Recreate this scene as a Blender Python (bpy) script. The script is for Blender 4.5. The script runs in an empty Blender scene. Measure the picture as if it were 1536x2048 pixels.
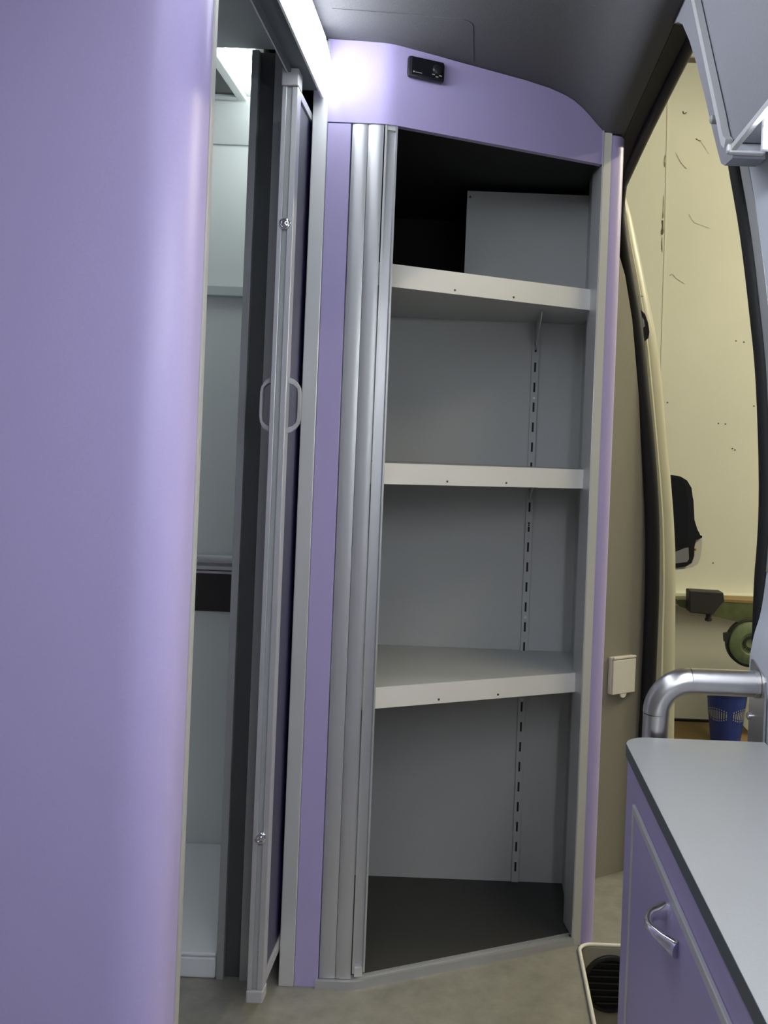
import bpy, bmesh, math, random
from mathutils import Vector, Matrix
random.seed(4)
S = bpy.context.scene
COL = S.collection
PI = math.pi

# ------------------------------------------------------------------ materials
def mat(name, col, rough=.5, metal=0., noise=0., nscale=60., bump=0., bscale=200., coat=0., spec=.5, col2=None, stretch=None):
    m = bpy.data.materials.new(name); m.use_nodes = True
    nt = m.node_tree; b = nt.nodes['Principled BSDF']
    b.inputs['Base Color'].default_value = (*col, 1)
    b.inputs['Roughness'].default_value = rough
    b.inputs['Metallic'].default_value = metal
    b.inputs['Specular IOR Level'].default_value = spec
    if coat: b.inputs['Coat Weight'].default_value = coat
    if noise or bump:
        tc = nt.nodes.new('ShaderNodeTexCoord')
        vec = tc.outputs['Object']
        if stretch:
            mp = nt.nodes.new('ShaderNodeMapping'); mp.inputs['Scale'].default_value = stretch
            nt.links.new(vec, mp.inputs['Vector']); vec = mp.outputs['Vector']
    if noise:
        n = nt.nodes.new('ShaderNodeTexNoise'); n.inputs['Scale'].default_value = nscale
        n.inputs['Detail'].default_value = 6; n.inputs['Roughness'].default_value = .65
        nt.links.new(vec, n.inputs['Vector'])
        r = nt.nodes.new('ShaderNodeValToRGB')
        a = col2 or tuple(c * (1 - noise) for c in col)
        r.color_ramp.elements[0].position = .3; r.color_ramp.elements[1].position = .7
        r.color_ramp.elements[0].color = (*a, 1); r.color_ramp.elements[1].color = (*[min(1, c * (1 + (0 if col2 else noise * .5))) for c in col], 1)
        nt.links.new(n.outputs['Fac'], r.inputs['Fac']); nt.links.new(r.outputs['Color'], b.inputs['Base Color'])
    if bump:
        n2 = nt.nodes.new('ShaderNodeTexNoise'); n2.inputs['Scale'].default_value = bscale
        nt.links.new(vec, n2.inputs['Vector'])
        bp = nt.nodes.new('ShaderNodeBump'); bp.inputs['Strength'].default_value = bump; bp.inputs['Distance'].default_value = .002
        nt.links.new(n2.outputs['Fac'], bp.inputs['Height']); nt.links.new(bp.outputs['Normal'], b.inputs['Normal'])
    return m
def emit(name, col, st):
    m = bpy.data.materials.new(name); m.use_nodes = True
    nt = m.node_tree; b = nt.nodes['Principled BSDF']
    b.inputs['Base Color'].default_value = (.9, .9, .9, 1)
    b.inputs['Emission Color'].default_value = (*col, 1); b.inputs['Emission Strength'].default_value = st
    return m

M = {}
M['lilac'] = mat('lilac laminate', (.445, .388, .665), .42, noise=.04, nscale=300)
M['dark_plum'] = mat('dark indigo laminate', (.012, .008, .055), .35)
M['alu'] = mat('anodised aluminium', (.56, .57, .59), .42, .55, noise=.03, nscale=90, stretch=(60, 60, 1))
M['trim'] = mat('pale grey edge trim', (.66, .67, .68), .40, .35)
M['trim_grey'] = mat('greige edge trim', (.40, .39, .375), .5)
M['trimcream'] = mat('cream edge trim', (.62, .61, .54), .5)
M['frame_grey'] = mat('mid grey frame', (.36, .38, .38), .5, .2)
M['frame_dark'] = mat('charcoal panel', (.075, .082, .082), .6)
M['cabinet_grey'] = mat('pale grey melamine', (.47, .485, .49), .55, noise=.05, nscale=500)
M['shelf_white'] = mat('off white shelf edge', (.84, .83, .79), .45)
M['black_void'] = mat('unlit black', (.012, .012, .012), .8)
M['cab_floor'] = mat('charcoal cabinet floor', (.042, .042, .041), .7, noise=.2, nscale=300)
M['black'] = mat('black plastic', (.012, .012, .014), .3)
M['gloss_black'] = mat('gloss black plastic', (.006, .006, .01), .12, coat=.5)
M['rubber'] = mat('black rubber', (.008, .008, .009), .6, spec=.3)
M['ceiling'] = mat('grey felt ceiling', (.095, .095, .105), .85, noise=.15, nscale=250, bump=.25, bscale=500)
M['ceil_shade'] = mat('dark header shade', (.035, .033, .030), .9)
M['lining'] = mat('grey felt lining', (.26, .26, .30), .8, noise=.08, nscale=300, bump=.15, bscale=500)
M['floor'] = mat('mottled vinyl floor', (.30, .29, .255), .5, noise=.3, nscale=22, col2=(.205, .20, .175), bump=.05)
M['bath'] = mat('white bathroom board', (.73, .77, .76), .4)
M['tray'] = mat('white shower tray', (.80, .83, .85), .3)
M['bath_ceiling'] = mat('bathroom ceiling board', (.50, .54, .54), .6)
M['dark_glass'] = mat('smoked dark pane', (.02, .02, .018), .25)
M['handle_grey'] = mat('grey plastic handle', (.42, .42, .43), .4)
M['chrome'] = mat('chrome', (.8, .8, .82), .12, 1.)
M['steel'] = mat('brushed stainless steel', (.62, .61, .62), .28, 1., noise=.05, nscale=30, bump=.03, bscale=60, stretch=(1, 40, 40))
M['hole'] = mat('dark screw head', (.10, .10, .10), .5, .5)
M['beige_wall'] = mat('beige grey felt wall', (.27, .255, .20), .85, noise=.06, nscale=300, bump=.15, bscale=600)
M['cream_plastic'] = mat('cream plastic', (.78, .75, .64), .45)
M['white_rim'] = mat('off white rim', (.80, .78, .70), .45)
M['well'] = mat('beige step well', (.36, .34, .28), .6)
M['van_cream'] = mat('cream van paint', (.46, .445, .33), .4)
M['wall_pale'] = mat('pale blue grey lining', (.60, .64, .72), .5)
M['wall_grey'] = mat('grey metal pillar edge', (.42, .43, .44), .5, .3)
M['worktop'] = mat('grey worktop', (.32, .325, .32), .38, noise=.05, nscale=400)
M['worktop_edge'] = mat('slate worktop edge', (.10, .115, .125), .5)
M['garage'] = mat('cream garage wall', (.82, .81, .69), .9, noise=.03, nscale=2.5, bump=.1, bscale=30)
M['garage_dark'] = mat('cream garage beam', (.66, .63, .48), .9)
M['crack'] = mat('dark crack', (.16, .13, .09), .9)
M['joint'] = mat('cream joint filler', (.77, .75, .62), .9)
M['concrete'] = mat('garage concrete', (.3, .29, .26), .9, noise=.2, nscale=4)
M['machine'] = mat('worn green machine paint', (.11, .13, .05), .5, noise=.35, nscale=14)
M['machine_light'] = mat('pale green machine paint', (.16, .21, .10), .5, noise=.3, nscale=30)
M['iron'] = mat('dark cast iron', (.02, .018, .018), .6)
M['blue'] = mat('blue plastic', (.02, .045, .26), .4)
M['grate'] = mat('pale slots', (.45, .43, .35), .8)
M['wood'] = mat('brown board', (.30, .20, .075), .7, noise=.25, nscale=12, stretch=(1, 12, 12))
M['mirror'] = mat('mirror glass', (.03, .035, .036), .08, .6)
M['mirror_pale'] = mat('wide angle mirror glass', (.75, .72, .6), .15, .9)
M['lens'] = mat('clear indicator lens', (.75, .72, .66), .15, coat=.4)
M['amber'] = mat('amber bulb', (.55, .18, .02), .3)
M['led'] = emit('led diffuser', (.90, .95, 1.), 12.5)
M['led_right'] = emit('led diffuser under locker', (.95, .97, 1.), 48.)
M['led_bath'] = emit('led diffuser bathroom', (.92, .98, .97), 17.)
M['tube'] = emit('fluorescent tube', (1., .90, .62), 58.)
M['tube_wall_fill'] = emit('added tube brightening the wall', (1., .92, .66), 230.)

# ------------------------------------------------------------------ helpers
WL = {}          # world position of each thing's base
def base(p):
    v = Vector((0, 0, 0))
    while p is not None:
        v = v + Vector(p.location); p = p.parent
    return v
def obj(name, bm, m, parent=None, label=None, smooth=None, loc=None):
    off = base(parent)
    bmesh.ops.recalc_face_normals(bm, faces=bm.faces)
    if loc is None:
        xs = [v.co for v in bm.verts]
        ctr = Vector((sum(v.x for v in xs), sum(v.y for v in xs), sum(v.z for v in xs))) / len(xs)
        ctr = Vector([round(c, 4) for c in ctr])
    else: ctr = Vector(loc)
    bmesh.ops.translate(bm, verts=bm.verts, vec=-ctr)
    me = bpy.data.meshes.new(name); bm.to_mesh(me); bm.free()
    ms = m if isinstance(m, (list, tuple)) else [m]
    for k in ms: me.materials.append(M[k])
    o = bpy.data.objects.new(name, me); COL.objects.link(o)
    o.parent = parent; o.location = ctr - off
    if label: o['label'] = label
    if smooth:
        for p in me.polygons: p.use_smooth = True
        md = o.modifiers.new('edge split', 'EDGE_SPLIT'); md.split_angle = math.radians(smooth)
    return o
def thing(name, label, cat, loc, group=None):
    o = bpy.data.objects.new(name, None); COL.objects.link(o)
    o.empty_display_size = .05
    o.location = loc; o['label'] = label; o['category'] = cat
    if group: o['group'] = group
    return o
def tag(o, label, cat, group=None):
    o['label'] = label; o['category'] = cat
    if group: o['group'] = group
    return o
def struct(o): o['kind'] = 'structure'; return o
def B(): return bmesh.new()
def box(bm, x0, x1, y0, y1, z0, z1, bev=0., mi=0):
    r = bmesh.ops.create_cube(bm, size=1)
    vs = r['verts']
    for v in vs:
        v.co = Vector((x0 + (v.co.x + .5) * (x1 - x0), y0 + (v.co.y + .5) * (y1 - y0), z0 + (v.co.z + .5) * (z1 - z0)))
    fs = {f for v in vs for f in v.link_faces}
    for f in fs: f.material_index = mi
    if bev:
        es = {e for v in vs for e in v.link_edges}
        bmesh.ops.bevel(bm, geom=list(es), offset=bev, segments=2, profile=.5, affect='EDGES')
    return bm
def prism(bm, pts, vec, mi=0):
    """closed polygon (3D points) extruded by vec"""
    vec = Vector(vec)
    a = [bm.verts.new(p) for p in pts]; b = [bm.verts.new(Vector(p) + vec) for p in pts]
    n = len(pts)
    fs = [bm.faces.new(a), bm.faces.new(b[::-1])]
    for i in range(n): fs.append(bm.faces.new((a[i], a[(i + 1) % n], b[(i + 1) % n], b[i])))
    for f in fs: f.material_index = mi
    return bm
def sheet(bm, rows, thick=None):
    """grid of points -> quads; thick = vector offset making a closed slab"""
    V = [[bm.verts.new(p) for p in r] for r in rows]
    n, k = len(V), len(V[0])
    for i in range(n - 1):
        for j in range(k - 1): bm.faces.new((V[i][j], V[i][j + 1], V[i + 1][j + 1], V[i + 1][j]))
    if thick is not None:
        t = Vector(thick)
        U = [[bm.verts.new(Vector(p) + t) for p in r] for r in rows]
        for i in range(n - 1):
            for j in range(k - 1): bm.faces.new((U[i][j], U[i + 1][j], U[i + 1][j + 1], U[i][j + 1]))
        for i in range(n - 1):
            bm.faces.new((V[i][0], V[i + 1][0], U[i + 1][0], U[i][0])); bm.faces.new((V[i][-1], U[i][-1], U[i + 1][-1], V[i + 1][-1]))
        for j in range(k - 1):
            bm.faces.new((V[0][j], U[0][j], U[0][j + 1], V[0][j + 1])); bm.faces.new((V[-1][j], V[-1][j + 1], U[-1][j + 1], U[-1][j]))
    return bm
def tube(bm, path, r, seg=16, ref=(0, 0, 1), ry=None, closed=False, cap=True):
    """sweep an ellipse (r along side, ry along up) along path"""
    P = [Vector(p) for p in path]; n = len(P); rings = []
    ref = Vector(ref)
    for i, p in enumerate(P):
        if closed: t = P[(i + 1) % n] - P[i - 1]
        else: t = P[min(i + 1, n - 1)] - P[max(i - 1, 0)]
        t.normalize()
        u = t.cross(ref)
        if u.length < 1e-4: u = t.cross(Vector((1, 0, 0)))
        u.normalize(); w = u.cross(t).normalized()
        rr = r[i] if isinstance(r, (list, tuple)) else r
        r2 = ry if ry is not None else rr
        rings.append([bm.verts.new(p + u * (rr * math.cos(2 * PI * k / seg)) + w * (r2 * math.sin(2 * PI * k / seg))) for k in range(seg)])
    m = n if closed else n - 1
    for i in range(m):
        a, b = rings[i], rings[(i + 1) % n]
        for k in range(seg): bm.faces.new((a[k], a[(k + 1) % seg], b[(k + 1) % seg], b[k]))
    if cap and not closed:
        bm.faces.new(rings[0][::-1]); bm.faces.new(rings[-1])
    return bm
def cyl(bm, a, b, r, seg=20, r2=None):
    a, b = Vector(a), Vector(b)
    return tube(bm, [a, b], [r, r2 if r2 is not None else r], seg, ref=(0, 0, 1) if abs((b - a).normalized().z) < .9 else (1, 0, 0))
def lathe(bm, c, axis, prof, seg=24):
    """prof = [(dist along axis, radius)]"""
    c = Vector(c); ax = Vector(axis).normalized()
    u = ax.orthogonal().normalized(); w = ax.cross(u)
    R = [[bm.verts.new(c + ax * h + (u * math.cos(2 * PI * k / seg) + w * math.sin(2 * PI * k / seg)) * max(r, 1e-4)) for k in range(seg)] for h, r in prof]
    for a, b in zip(R, R[1:]):
        for k in range(seg): bm.faces.new((a[k], a[(k + 1) % seg], b[(k + 1) % seg], b[k]))
    bm.faces.new(R[0][::-1]); bm.faces.new(R[-1])
    return bm
def arc(cx, cy, r, a0, a1, n=8):
    return [(cx + r * math.cos(math.radians(a0 + (a1 - a0) * i / n)), cy + r * math.sin(math.radians(a0 + (a1 - a0) * i / n))) for i in range(n + 1)]
def lerp(tab, x):
    if x <= tab[0][0]: return tab[0][1]
    for (a, p), (b, q) in zip(tab, tab[1:]):
        if x <= b: return p + (q - p) * (x - a) / (b - a)
    return tab[-1][1]
def smooth_path(pts, k=6):
    """Catmull-Rom"""
    P = [Vector(p) for p in pts]; out = []
    for i in range(len(P) - 1):
        p0 = P[max(i - 1, 0)]; p1 = P[i]; p2 = P[i + 1]; p3 = P[min(i + 2, len(P) - 1)]
        for j in range(k):
            t = j / k
            out.append(.5 * ((2 * p1) + (p2 - p0) * t + (2 * p0 - 5 * p1 + 4 * p2 - p3) * t * t + (3 * p1 - p0 - 3 * p2 + p3) * t ** 3))
    out.append(P[-1]); return out
def strip(path2, off0, off1):
    """2D path -> closed 2D ring between two offsets (positive = away from the camera side)"""
    n = len(path2); A = []; Bq = []
    for i, (x, y) in enumerate(path2):
        a = path2[max(i - 1, 0)]; b = path2[min(i + 1, n - 1)]
        tx, ty = b[0] - a[0], b[1] - a[1]; l = math.hypot(tx, ty)
        nx, ny = -ty / l, tx / l
        A.append((x + nx * off0, y + ny * off0)); Bq.append((x + nx * off1, y + ny * off1))
    return A, Bq

# ------------------------------------------------------------------ the van shell
ZC = [(-.40, 2.024), (-.20, 2.018), (-.10, 2.012), (.067, 2.004), (.126, 1.998), (.16, 1.991), (.187, 1.981), (.208, 1.968), (.225, 1.954), (.245, 1.936), (.263, 1.922), (.285, 1.918), (.315, 1.924), (.37, 1.94)]
def zc(x): return lerp(ZC, x)

# floor with the step well cut out of it
bm = B()
WX0, WX1, WY0, WY1 = .275, .44, 1.30, 2.125
box(bm, -1.15, WX0, -1.8, 2.75, -.03, 0)
box(bm, WX0, .47, WY1, 2.75, -.03, 0)
box(bm, WX0, .47, -1.8, WY0, -.03, 0)
box(bm, WX1, .47, WY0, WY1, -.03, 0)
struct(obj('floor', bm, 'floor'))

# ceiling over the aisle, curving down towards the sliding door
bm = B()
xs = [-.40, -.3, -.2, -.1, 0, .067, .1, .126, .16, .187, .208, .225, .245, .263, .285, .3115]
ys = [-1.8, .5, 1.2, 1.6, 1.9, 2.2, 2.6]
sheet(bm, [[(x, y, zc(x)) for x in xs] for y in ys], (0, 0, .03)); sheet(bm, [[(x, y, zc(x)) for x in (.3115, .33, .37)] for y in (-1.8, 0, 1.573)], (0, 0, .03))
ceil = struct(obj('ceiling', bm, 'ceiling', smooth=40))
bm = B()
ring = [(-.33, 1.785), (-.08, 1.785)] + arc(-.075, 1.81, .025, -90, 0, 5) + [(-.05, 1.97), (-.33, 1.97)]
prism(bm, [(x, y, zc(x) - .0008) for x, y in ring], (0, 0, .006))
obj('ceiling_patch', bm, 'ceiling', ceil)
# soft shade along the door header, put in as a dark strip
bm = B()
sheet(bm, [[(x, y, zc(x) - .001) for x in (.312, .325, .34, .352, .37)] for y in (1.575, 1.8, 2.0, 2.4, 2.56)], (0, 0, .03))
struct(obj('trim_1', bm, 'ceil_shade', smooth=40))

# ------------------------------------------------------------------ lilac partition in the foreground (left)
bm = B()
path = [(-1.15, 1.21), (-.48, 1.21)] + arc(-.475, 1.275, .065, -90, 0, 10)[1:] + [(-.41, 1.295)]
A, Q = strip(path, 0, .018)
prism(bm, [(x, y, 0) for x, y in A + Q[::-1]], (0, 0, 2.05))
wl = struct(obj('wall_left', bm, 'lilac', smooth=40))
bm = B()
box(bm, -.43, -.4075, 1.296, 1.312, .0, 2.03, .002)
obj('edge_trim', bm, 'trim_grey', wl, 'pale trim on the panel edge')

# ------------------------------------------------------------------ bathroom
bm = B(); box(bm, -1.15, -.52, 2.49, 2.52, 0, 2.1)
wb = struct(obj('wall_bathroom_back', bm, 'bath'))
bm = B(); prism(bm, [(-1.14, 2.4895, 1.977), (-1.14, 2.484, 1.977), (-1.14, 2.43, 2.0895), (-1.14, 2.4895, 2.0895)], (.615, 0, 0))
obj('upper_band', bm, 'bath', wb)
bm = B(); box(bm, -1.18, -1.15, 1.2, 2.52, 0, 2.12)
struct(obj('wall_bathroom_left', bm, 'bath'))
bm = B(); box(bm, -.523, -.505, 1.95, 2.49, 0, 2.09)
struct(obj('wall_bathroom_right', bm, 'bath'))
bm = B()
box(bm, -1.15, -.405, 1.21, 1.932, 2.0, 2.03)
box(bm, -1.15, -.50, 1.932, 2.52, 2.09, 2.12)
box(bm, -1.15, -.50, 1.915, 1.9315, 2.03, 2.12)
struct(obj('ceiling_bathroom', bm, 'bath_ceiling'))
# pocket wall frontal between bathroom and sliding door
t = thing('door_pocket_frame', 'grey frame posts with a charcoal strip between them behind the sliding door', 'door frame', (-.487, 1.94, 0))
bm = B(); box(bm, -.525, -.509, 1.931, 1.955, 0, 1.998, .0015); obj('post', bm, 'frame_grey', t)
bm = B(); box(bm, -.509, -.474, 1.945, 1.955, 0, 1.998); obj('dark_panel', bm, 'frame_dark', t, 'charcoal strip')
bm = B(); box(bm, -.474, -.436, 1.929, 1.955, 0, 1.998, .0015); obj('post', bm, 'frame_grey', t)
bm = B(); box(bm, -.5045, -.385, 2.40, 2.43, 0, 2.06); box(bm, -.5045, -.366, 1.956, 2.40, 2.025, 2.06)
struct(obj('wall_pocket', bm, 'frame_dark'))
# shower tray
t = thing('shower_tray', 'white shower tray on the floor of the bathroom', 'shower tray', (-.84, 2.2, 0))
bm = B(); box(bm, -1.14, -.527, 1.935, 2.488, 0, .045, .004); obj('tray', bm, 'tray', t)
bm = B(); box(bm, -1.14, -.527, 1.935, 1.955, .0455, .054, .003); obj('rim', bm, 'tray', t)
# ledge on the back wall
bm = B(); box(bm, -1.1, -.53, 2.462, 2.4895, 1.555, 1.582, .002)
tag(obj('wall_ledge', bm, 'bath_ceiling'), 'narrow grey ledge across the white bathroom back wall', 'ledge')
# blind cassette over a dark pane
t = thing('roller_blind', 'silver roller blind cassette across the bathroom back wall above a dark pane', 'blind', (-.8, 2.47, .80))
bm = B(); cyl(bm, (-1.05, 2.465, .833), (-.535, 2.465, .833), .013, 20); obj('cassette', bm, 'alu', t, smooth=40)
bm = B(); box(bm, -1.05, -.535, 2.455, 2.4895, .805, .816, .002); obj('pull_bar', bm, 'alu', t)
bm = B(); box(bm, -.60, -.545, 2.449, 2.4545, .799, .812, .002); obj('latch', bm, 'frame_grey', t)
bm = B(); box(bm, -1.05, -.535, 2.47, 2.4895, .793, .800, .001); obj('lower_bar', bm, 'alu', t)
bm = B(); box(bm, -1.05, -.535, 2.478, 2.4895, .688, .791)
w1 = struct(obj('window_1', bm, 'dark_glass'))
# roof hatch
t = thing('roof_hatch', 'dark roof hatch in a pale frame in the bathroom ceiling', 'hatch', (-.87, 2.2, 2.09))
bm = B(); box(bm, -1.05, -.693, 2.0, 2.4045, 2.083, 2.0895); obj('pane', bm, 'dark_glass', t)
bm = B()
box(bm, -.692, -.668, 1.97, 2.425, 2.076, 2.0895, .002); box(bm, -1.07, -.692, 2.405, 2.425, 2.076, 2.0895, .002); box(bm, -1.07, -.692, 1.97, 2.0, 2.076, 2.0895, .002)
obj('frame', bm, 'bath', t)
t = thing('bathroom_light', 'glowing led strip light on the bathroom ceiling beside the dark hatch', 'light', (-.635, 2.2, 2.09))
bm = B(); box(bm, -.632, -.592, 1.96, 2.42, 2.080, 2.0895, .002); obj('housing', bm, 'tray', t)
bm = B(); box(bm, -.634, -.590, 1.965, 2.415, 2.066, 2.0798, .006); obj('diffuser', bm, 'led_bath', t)

# ------------------------------------------------------------------ header, rail and lamp over the sliding door
bm = B()
box(bm, -.404, -.368, .3, 1.90, 1.905, 2.022)
struct(obj('trim_2', bm, 'lilac'))
t = thing('door_rail', 'dark grey top rail running above the sliding door opening', 'rail', (-.39, 1.3, 1.9))
bm = B()
box(bm, -.409, -.403, .3, 1.86, 1.886, 1.9048); box(bm, -.403, -.369, .3, 1.88, 1.895, 1.9048)
obj('channel', bm, 'worktop_edge', t)
bm = B(); box(bm, -.411, -.4092, .3, 1.86, 1.884, 1.9048); obj('edge_strip', bm, 'trim', t, 'pale edge strip')
t = thing('led_strip_light', 'bright white led strip light along the header beside the ceiling, above the sliding door', 'light', (-.36, 1.2, 1.95))
bm = B(); box(bm, -.3675, -.3625, -1.8, 1.905, 1.888, 2.008, .001); obj('housing', bm, 'tray', t)
bm = B(); prism(bm, [(-.3622, -1.79, 1.890), (-.333, -1.79, 1.890), (-.330, -1.79, 1.894), (-.331, -1.79, 1.905), (-.357, -1.79, 2.004), (-.3622, -1.79, 2.004)], (0, 3.66, 0)); obj('diffuser', bm, 'led', t)  # run behind the camera is unseen, added to light the left panel

# ------------------------------------------------------------------ sliding bathroom door
t = thing('sliding_door', 'narrow aluminium framed sliding bathroom door seen edge on, with loop handles on both faces', 'door', (-.404, 2.05, .05))
DX0, DX1, DY = -.420, -.3885, 1.775
bm = B()
box(bm, DX0, -.4105, DY, DY + .03, .075, 1.86, .0012); box(bm, -.4005, DX1, DY, DY + .03, .075, 1.86, .0012); bm_ = bm
st_ = obj('stile', bm, 'alu', t)
bm = B(); box(bm, -.4103, -.4007, DY + .004, DY + .03, .075, 1.86); obj('groove', bm, 'frame_grey', st_)
bm = B(); box(bm, -.4165, -.3925, DY + .03, 2.36, .10, 1.845); obj('panel', bm, 'dark_plum', t, 'dark indigo panel')
bm = B(); box(bm, DX0, DX1, DY + .03, 2.36, .075, .0995, .0012); obj('bottom_rail', bm, 'alu', t)
bm = B(); box(bm, DX0, DX1, DY + .03, 2.36, 1.8455, 1.862, .0012); obj('top_rail', bm, 'alu', t)
bm = B(); box(bm, DX0 - .001, DX1 + .001, DY - .003, DY + .032, .05, .0748, .003); obj('bottom_cap', bm, 'handle_grey', t, 'grey plastic end cap')
bm = B(); box(bm, DX0 - .001, DX1 + .0005, DY - .004, DY + .035, 1.8605, 1.895, .002); obj('guide_block', bm, 'handle_grey', t, 'grey guide block')
def handle(sgn, x):
    pts = [(x - sgn * .001, 1.288)] + [(x + sgn * a, z) for a, z in ((.008, 1.285), (.016, 1.278), (.0225, 1.268), (.0245, 1.256), (.0245, 1.232), (.0245, 1.208), (.0225, 1.196), (.016, 1.186), (.008, 1.179))] + [(x - sgn * .001, 1.176)]
    bm = B()
    n = len(pts)
    P = [Vector((a, DY + .018, z)) for a, z in pts]
    inner = []
    for i, p in enumerate(P):
        tt = (P[min(i + 1, n - 1)] - P[max(i - 1, 0)]).normalized()
        nrm = Vector((-tt.z, 0, tt.x))
        cdir = Vector((x, DY + .018, 1.232)) - p
        if nrm.dot(cdir) < 0: nrm = -nrm
        k = .0105 if i in (0, 1, n - 2, n - 1) else .0075 if i in (2, n - 3) else .005
        inner.append(p + nrm * k)
    prism(bm, P + inner[::-1], (0, .014, 0))
    es = [e for e in bm.edges]
    bmesh.ops.bevel(bm, geom=[e for e in es if e.calc_face_angle(0) > 1.2], offset=.0012, segments=2, affect='EDGES')
    return bm
obj('handle', handle(1, DX1), 'handle_grey', t, 'grey loop handle', smooth=40)
obj('handle', handle(-1, DX0), 'handle_grey', t, 'grey loop handle', smooth=40)
for z in (1.588, .376):
    bm = B(); lathe(bm, (-.4045, DY + .002, z), (0, -1, 0), [(0, .0118), (.004, .0118), (.006, .0098), (.0062, .0075), (.0045, .0068), (.0045, .0055), (.006, .004), (.0066, .001)])
    obj('screw_cap', bm, 'chrome', t, 'round chrome cap', smooth=50)

# ------------------------------------------------------------------ tall corner cabinet
FP = [(-.385 + .139 * i / 20, 1.918) for i in range(21)]                      # front path in plan
ANG = math.atan2(2.138 - 1.938, .26 + .2046)
# corner arc from heading 0 to heading ANG
RC = .10
cx, cy = -.246, 1.918 + RC
for i in range(1, 9):
    a = ANG * i / 8
    FP.append((cx + RC * math.sin(a), cy - RC * math.cos(a)))
sx, sy = FP[-1]
ex = .262; ey = sy + (ex - sx) * math.tan(ANG)
N = 24
FPL = FP + [(sx + (ex - sx) * i / N, sy + (ey - sy) * i / N) for i in range(1, N + 1)]
TX, TY = math.cos(ANG), math.sin(ANG)                      # tangent of slanted front
NX, NY = -TY, TX                                           # inward normal
def front_at(x): return sy + (x - sx) * math.tan(ANG)

cab = thing('shelf_cabinet', 'tall open corner cabinet with lilac fascia, grey roller shutter and white edged shelves', 'cabinet', (0, 2.15, 0))
# fascia
bm = B()
fx = [p for p in FPL if p[0] > -.365]
fx = [(-.3605, 1.918)] + [p for p in fx if p[0] > -.36]
# refine for the straight bit
A, Q = strip(fx, 0, .016)
rows = []
top = lambda x: zc(x) - .0015
bot = 1.845
V = []
for (ax, ay), (qx, qy) in zip(A, Q):
    V.append((bm.verts.new((ax, ay, bot)), bm.verts.new((ax, ay, top(ax))), bm.verts.new((qx, qy, top(qx))), bm.verts.new((qx, qy, bot))))
for a, b in zip(V, V[1:]):
    for k in range(4): bm.faces.new((a[k], a[(k + 1) % 4], b[(k + 1) % 4], b[k]))
bm.faces.new(V[0]); bm.faces.new(V[-1][::-1])
obj('fascia', bm, 'lilac', cab, smooth=40)
# left jamb
bm = B(); box(bm, -.387, -.3545, 1.9165, 1.937, 0, 2.018, .002); obj('edge_trim', bm, 'trim', cab, 'pale aluminium trim at the left')
bm = B(); box(bm, -.354, -.304, 1.919, 1.936, 0, 1.843, .001); obj('side_panel', bm, 'lilac', cab, 'lilac strip left of the shutter')
bm = B(); box(bm, -.384, -.366, 1.9375, 2.41, .0, 2.015); obj('side_wall', bm, 'cabinet_grey', cab)
# roller shutter: slats and leading bar, following the front path
def path_pt(sdist, off):
    d = 0
    for (a, b), (c2, d2) in zip(FPL, FPL[1:]):
        l = math.hypot(c2 - a, d2 - b)
        if d + l >= sdist:
            u = (sdist - d) / l; x, y = a + (c2 - a) * u, b + (d2 - b) * u
            nx, ny = -(d2 - b) / l, (c2 - a) / l
            return x + nx * off, y + ny * off
        d += l
S0 = .385 - .3018
sh = [(S0, S0 + .0335), (S0 + .0345, S0 + .068)]
for a, b in sh:
    prof = []
    for i in range(9):
        u = i / 8; s_ = a + (b - a) * u
        prof.append(path_pt(s_, .0055 - .0022 * (1 - abs(2 * u - 1) ** 3)))
    back = [path_pt(a + (b - a) * i / 4, .015) for i in range(5)][::-1]
    bm = B(); prism(bm, [(x, y, .018) for x, y in prof + back], (0, 0, 1.835))
    obj('shutter_slat', bm, 'alu', cab, smooth=45)
a, b = S0 + .0705, S0 + .0985
bm = B()
def bar(o0, o1, u0, u1):
    prism(bm, [(*path_pt(a + (b - a) * u0, o0), .03), (*path_pt(a + (b - a) * u1, o0), .03), (*path_pt(a + (b - a) * u1, o1), .03), (*path_pt(a + (b - a) * u0, o1), .03)], (0, 0, 1.815))
bar(.002, .022, 0, .16); bar(.002, .022, .86, 1.0); bar(.012, .022, .16, .86)
hb = obj('shutter_bar', bm, 'alu', cab, 'shutter leading bar with a long finger channel')
for z0, z1 in ((.022, .04), (1.835, 1.845)):
    bm = B(); prism(bm, [(*path_pt(a + (b - a) * .18, .004), z0), (*path_pt(a + (b - a) * .84, .004), z0), (*path_pt(a + (b - a) * .84, .0118), z0), (*path_pt(a + (b - a) * .18, .0118), z0)], (0, 0, z1 - z0))
    obj('end_stop', bm, 'trim', hb)
# floor track
bm = B()
tr = [p for p in FPL if p[0] > -.31]
A, Q = strip(tr, -.006, .004); prism(bm, [(x, y, 0) for x, y in A + Q[::-1]], (0, 0, .017))
A, Q = strip(tr, .004, .016); prism(bm, [(x, y, 0) for x, y in A + Q[::-1]], (0, 0, .011))
A, Q = strip(tr, .016, .021); prism(bm, [(x, y, 0) for x, y in A + Q[::-1]], (0, 0, .017))
obj('floor_track', bm, 'alu', cab)
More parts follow.
